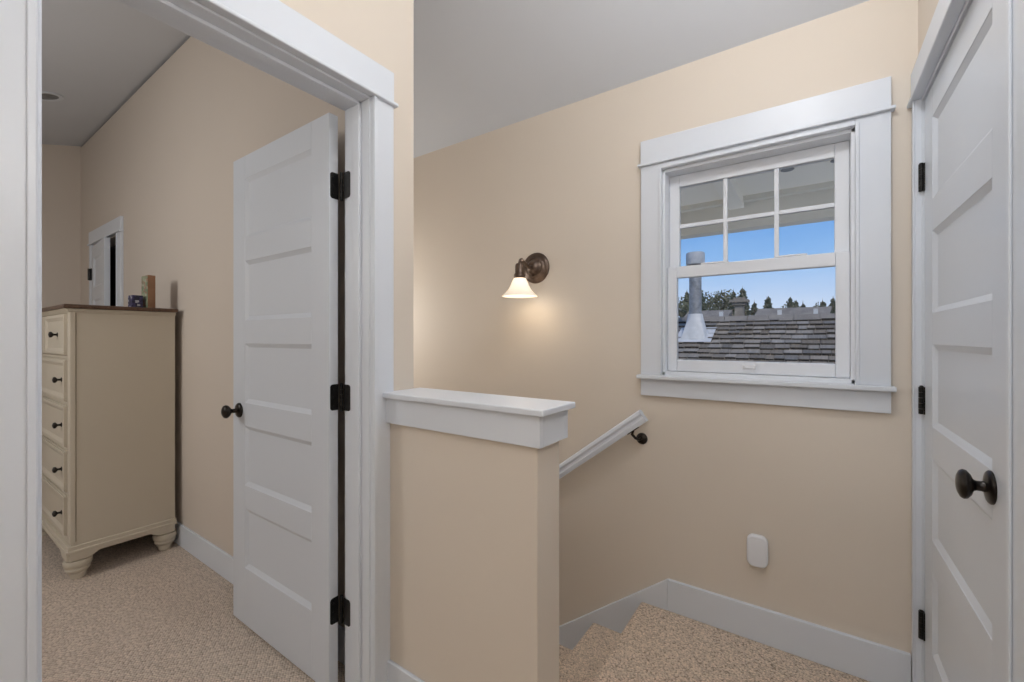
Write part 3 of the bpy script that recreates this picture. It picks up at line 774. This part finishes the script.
# trees
def tree_meshes(kind, seed):
    rnd = random.Random(seed); f = MB(); t = MB()
    if kind == 'c':
        hgt = 10.0; t.lathe([(0, 0), (.22, 0), (.05, hgt), (0, hgt)], seg=8, cap=False)
        n = 42
        for i in range(n):
            z = 1.5 + (hgt - 1.6) * i / n; rad = (1 - (z - 1.2) / (hgt - .9)) ** .85 * 2.1 + .12
            for j in range(9):
                a = rnd.uniform(0, 2 * math.pi); L = rad * rnd.uniform(.6, 1.1); w = L * .22 + .06
                d = Vector((math.cos(a), math.sin(a), 0)); s = Vector((-d.y, d.x, 0))
                p0 = Vector((0, 0, z)); p1 = d * L + Vector((0, 0, z - L * .28 + rnd.uniform(-.1, .25)))
                f.poly([p0 + Vector((0, 0, .1)), p0 * .4 + p1 * .6 + s * w, p1, p0 * .4 + p1 * .6 - s * w])
                f.poly([p0 + Vector((0, 0, .25)), p1, p0 * .5 + p1 * .5 - Vector((0, 0, w * 1.4))])
        f.poly([(-.08, 0, hgt - .6), (.08, 0, hgt - .6), (0, 0, hgt + .35)])
    else:
        hgt = 8.0; t.lathe([(0, 0), (.25, 0), (.1, 6), (0, 6)], seg=8, cap=False)
        cl = [(Vector((rnd.uniform(-1.4, 1.4), rnd.uniform(-1.4, 1.4), rnd.uniform(3.4, 7.2))), rnd.uniform(.7, 1.3)) for _ in range(14)]
        for c, r in cl:
            for j in range(110):
                d = Vector((rnd.gauss(0, 1), rnd.gauss(0, 1), rnd.gauss(0, 1))).normalized()
                p = c + d * r * rnd.uniform(.6, 1); a = Vector((rnd.gauss(0, 1), rnd.gauss(0, 1), rnd.gauss(0, 1))).normalized(); bb = a.cross(d).normalized(); sz = rnd.uniform(.09, .2)
                f.poly([p + a * sz, p + bb * sz * .6, p - a * sz, p - bb * sz * .6])
    return f, t
protos = {}
for key, sd in (('c1', 1), ('c2', 2), ('c3', 5), ('b1', 3), ('b2', 4)):
    f, t = tree_meshes(key[0], sd)
    fo = f.build('foliage', M['treec' if key[0] == 'c' else 'treeb']); to = t.build('trunk', M['bark'])
    protos[key] = (fo, to)
def place_tree(key, u, v_top, y, label, used=set()):
    d = cam_ray(u, v_top); s = y / d.y; x = d.x * s; z = H + d.z * s
    hgt = 10.2 if key[0] == 'c' else 8.0
    base = -3.0; k = (z - base) / hgt
    e = empty('conifer_tree' if key[0] == 'c' else 'broadleaf_tree', (x, y, base), random.uniform(0, 6)); e.scale = (k * .98, k * .98, k)
    for pr_ in protos[key]:
        c = pr_ if pr_ not in used else pr_.copy()
        if c is not pr_: C.objects.link(c)
        used.add(pr_); c.parent = e
    tag(e, label, 'tree', 'distant trees beyond the roofs')
    return e
tl = []; rt = random.Random(11); kc = 0
for row, y in enumerate((34, 43, 52, 62, 74)):
    step = 3.3 * 431 / (y / 1.13); u = 650 + row * 11 + rt.uniform(-4, 4)
    while u < 868:
        base = (284 if u < 750 else 292) + abs(u - 715) * .02 + rt.uniform(0, 6) + (4 if y < 50 else 0)
        key = ('c1', 'b1', 'c2', 'c3', 'b2', 'c1', 'c2')[kc % 7]; kc += 1
        if key[0] == 'b': base += 4
        tl.append((key, u, base, y)); u += step * rt.uniform(1.0, 1.15)
for key, u, v, y in tl:
    where = 'behind the flue pipe' if u < 704 else 'between the flue pipe and the small chimney' if u < 752 else 'right of the small chimney'
    place_tree(key, u, v, y, ('pointed dark conifer ' if key[0] == 'c' else 'rounded leafy tree ') + 'in the far tree line ' + where)
b = MB().box(-120, 120, 5, 200, -3.2, -3.0)
struct(b.build('ground', M['ground']), 'ground far below outside the window', 'ground')

# ------------------------------------------------------------------ world sky
w = bpy.data.worlds.new('sky'); S.world = w; w.use_nodes = True
n, l = w.node_tree.nodes, w.node_tree.links
bg = n['Background']; tc = n.new('ShaderNodeTexCoord'); sp = n.new('ShaderNodeSeparateXYZ'); cr = n.new('ShaderNodeValToRGB')
l.new(tc.outputs['Generated'], sp.inputs['Vector']); 
nz = n.new('ShaderNodeTexNoise'); nz.inputs['Scale'].default_value = 5; nz.inputs['Detail'].default_value = 4
mp = n.new('ShaderNodeMapping'); mp.inputs['Scale'].default_value = (1, 1, 4); l.new(tc.outputs['Generated'], mp.inputs['Vector']); l.new(mp.outputs['Vector'], nz.inputs['Vector'])
ma = n.new('ShaderNodeMath'); ma.operation = 'MULTIPLY_ADD'; ma.inputs[1].default_value = .05; l.new(nz.outputs['Fac'], ma.inputs[0]); 
sub = n.new('ShaderNodeMath'); sub.operation = 'SUBTRACT'; sub.inputs[1].default_value = .025; l.new(sp.outputs['Z'], sub.inputs[0]); l.new(sub.outputs['Value'], ma.inputs[2])
l.new(ma.outputs['Value'], cr.inputs['Fac'])
e = cr.color_ramp.elements
e[0].position = 0.0; e[0].color = (.66, .75, .90, 1)
e[1].position = 1.0; e[1].color = (.05, .15, .45, 1)
x = e.new(.07); x.color = (.55, .69, .92, 1)
x = e.new(.15); x.color = (.29, .53, .90, 1)
x = e.new(.26); x.color = (.12, .33, .76, 1)
l.new(cr.outputs['Color'], bg.inputs['Color']); bg.inputs['Strength'].default_value = 1.0

# ------------------------------------------------------------------ lights
def area(name, loc, rot, size, energy, col=(1, 1, 1), sy=None):
    L = bpy.data.lights.new(name, 'AREA'); L.size = size; L.energy = energy; L.color = col
    if sy: L.shape = 'RECTANGLE'; L.size_y = sy
    o = bpy.data.objects.new(name, L); o.location = loc; o.rotation_euler = rot; C.objects.link(o); return o
def point(name, loc, r, energy, col=(1, 1, 1)):
    L = bpy.data.lights.new(name, 'POINT'); L.shadow_soft_size = r; L.energy = energy; L.color = col
    o = bpy.data.objects.new(name, L); o.location = loc; C.objects.link(o); return o
W_ = (.97, .98, 1)
point('landing_fill', (-.05, 1.10, 2.56), .09, 12.5, W_)  # added fill over the landing, standing in for window daylight
point('hall_side_fill', (.19, .22, 1.95), .05, 8.5, W_)  # unseen fill added to even out the lower hall walls
point('hall_entry_fill', (-.42, .42, 2.70), .08, 4, W_)  # extra overhead fill added for the hall, not a fitting
area('hall_bounce_fill', (-.40, -.45, 2.05), (R(-80), 0, 0), .8, 11, W_)  # added soft fill, bounced off the wall behind the camera
point('bedroom_fill', (-2.9, -.9, 1.9),    .25, 34, (1, .985, .96))  # fill added to brighten the bedroom; no lamp hangs here
point('stairwell_fill', (-2.7, 1.6, 1.4), .12, 13, (1, .98, .95))  # hidden fill put behind the wall to lift the dark stairwell
point('porch_fill', (-2.3, 2.9, 1.8), .08, 11, (1, .97, .9))  # made-up source out of view that brightens the porch ceiling
point('sconce_lamp', (-1.262, YN - .166, 1.445), .045, .5, (1, .86, .70))
sun = bpy.data.lights.new('sun', 'SUN'); sun.energy = 2.2; sun.angle = R(8); sun.color = (1, .96, .9)
so = bpy.data.objects.new('sun', sun); so.rotation_euler = (R(48), 0, R(35)); C.objects.link(so)
# ------------------------------------------------------------------ camera
cam = bpy.data.cameras.new('camera'); cam.sensor_width = 36; cam.lens = 431 / 1024 * 36; cam.shift_y = -2.5 / 1024
cam.clip_start = .02; cam.clip_end = 500
co = bpy.data.objects.new('camera', cam); co.location = (0, 0, H); co.rotation_euler = (R(90), 0, R(34.84)); C.objects.link(co)
S.camera = co
S.view_settings.view_transform = 'Standard'; S.view_settings.look = 'None'; S.view_settings.exposure = 0
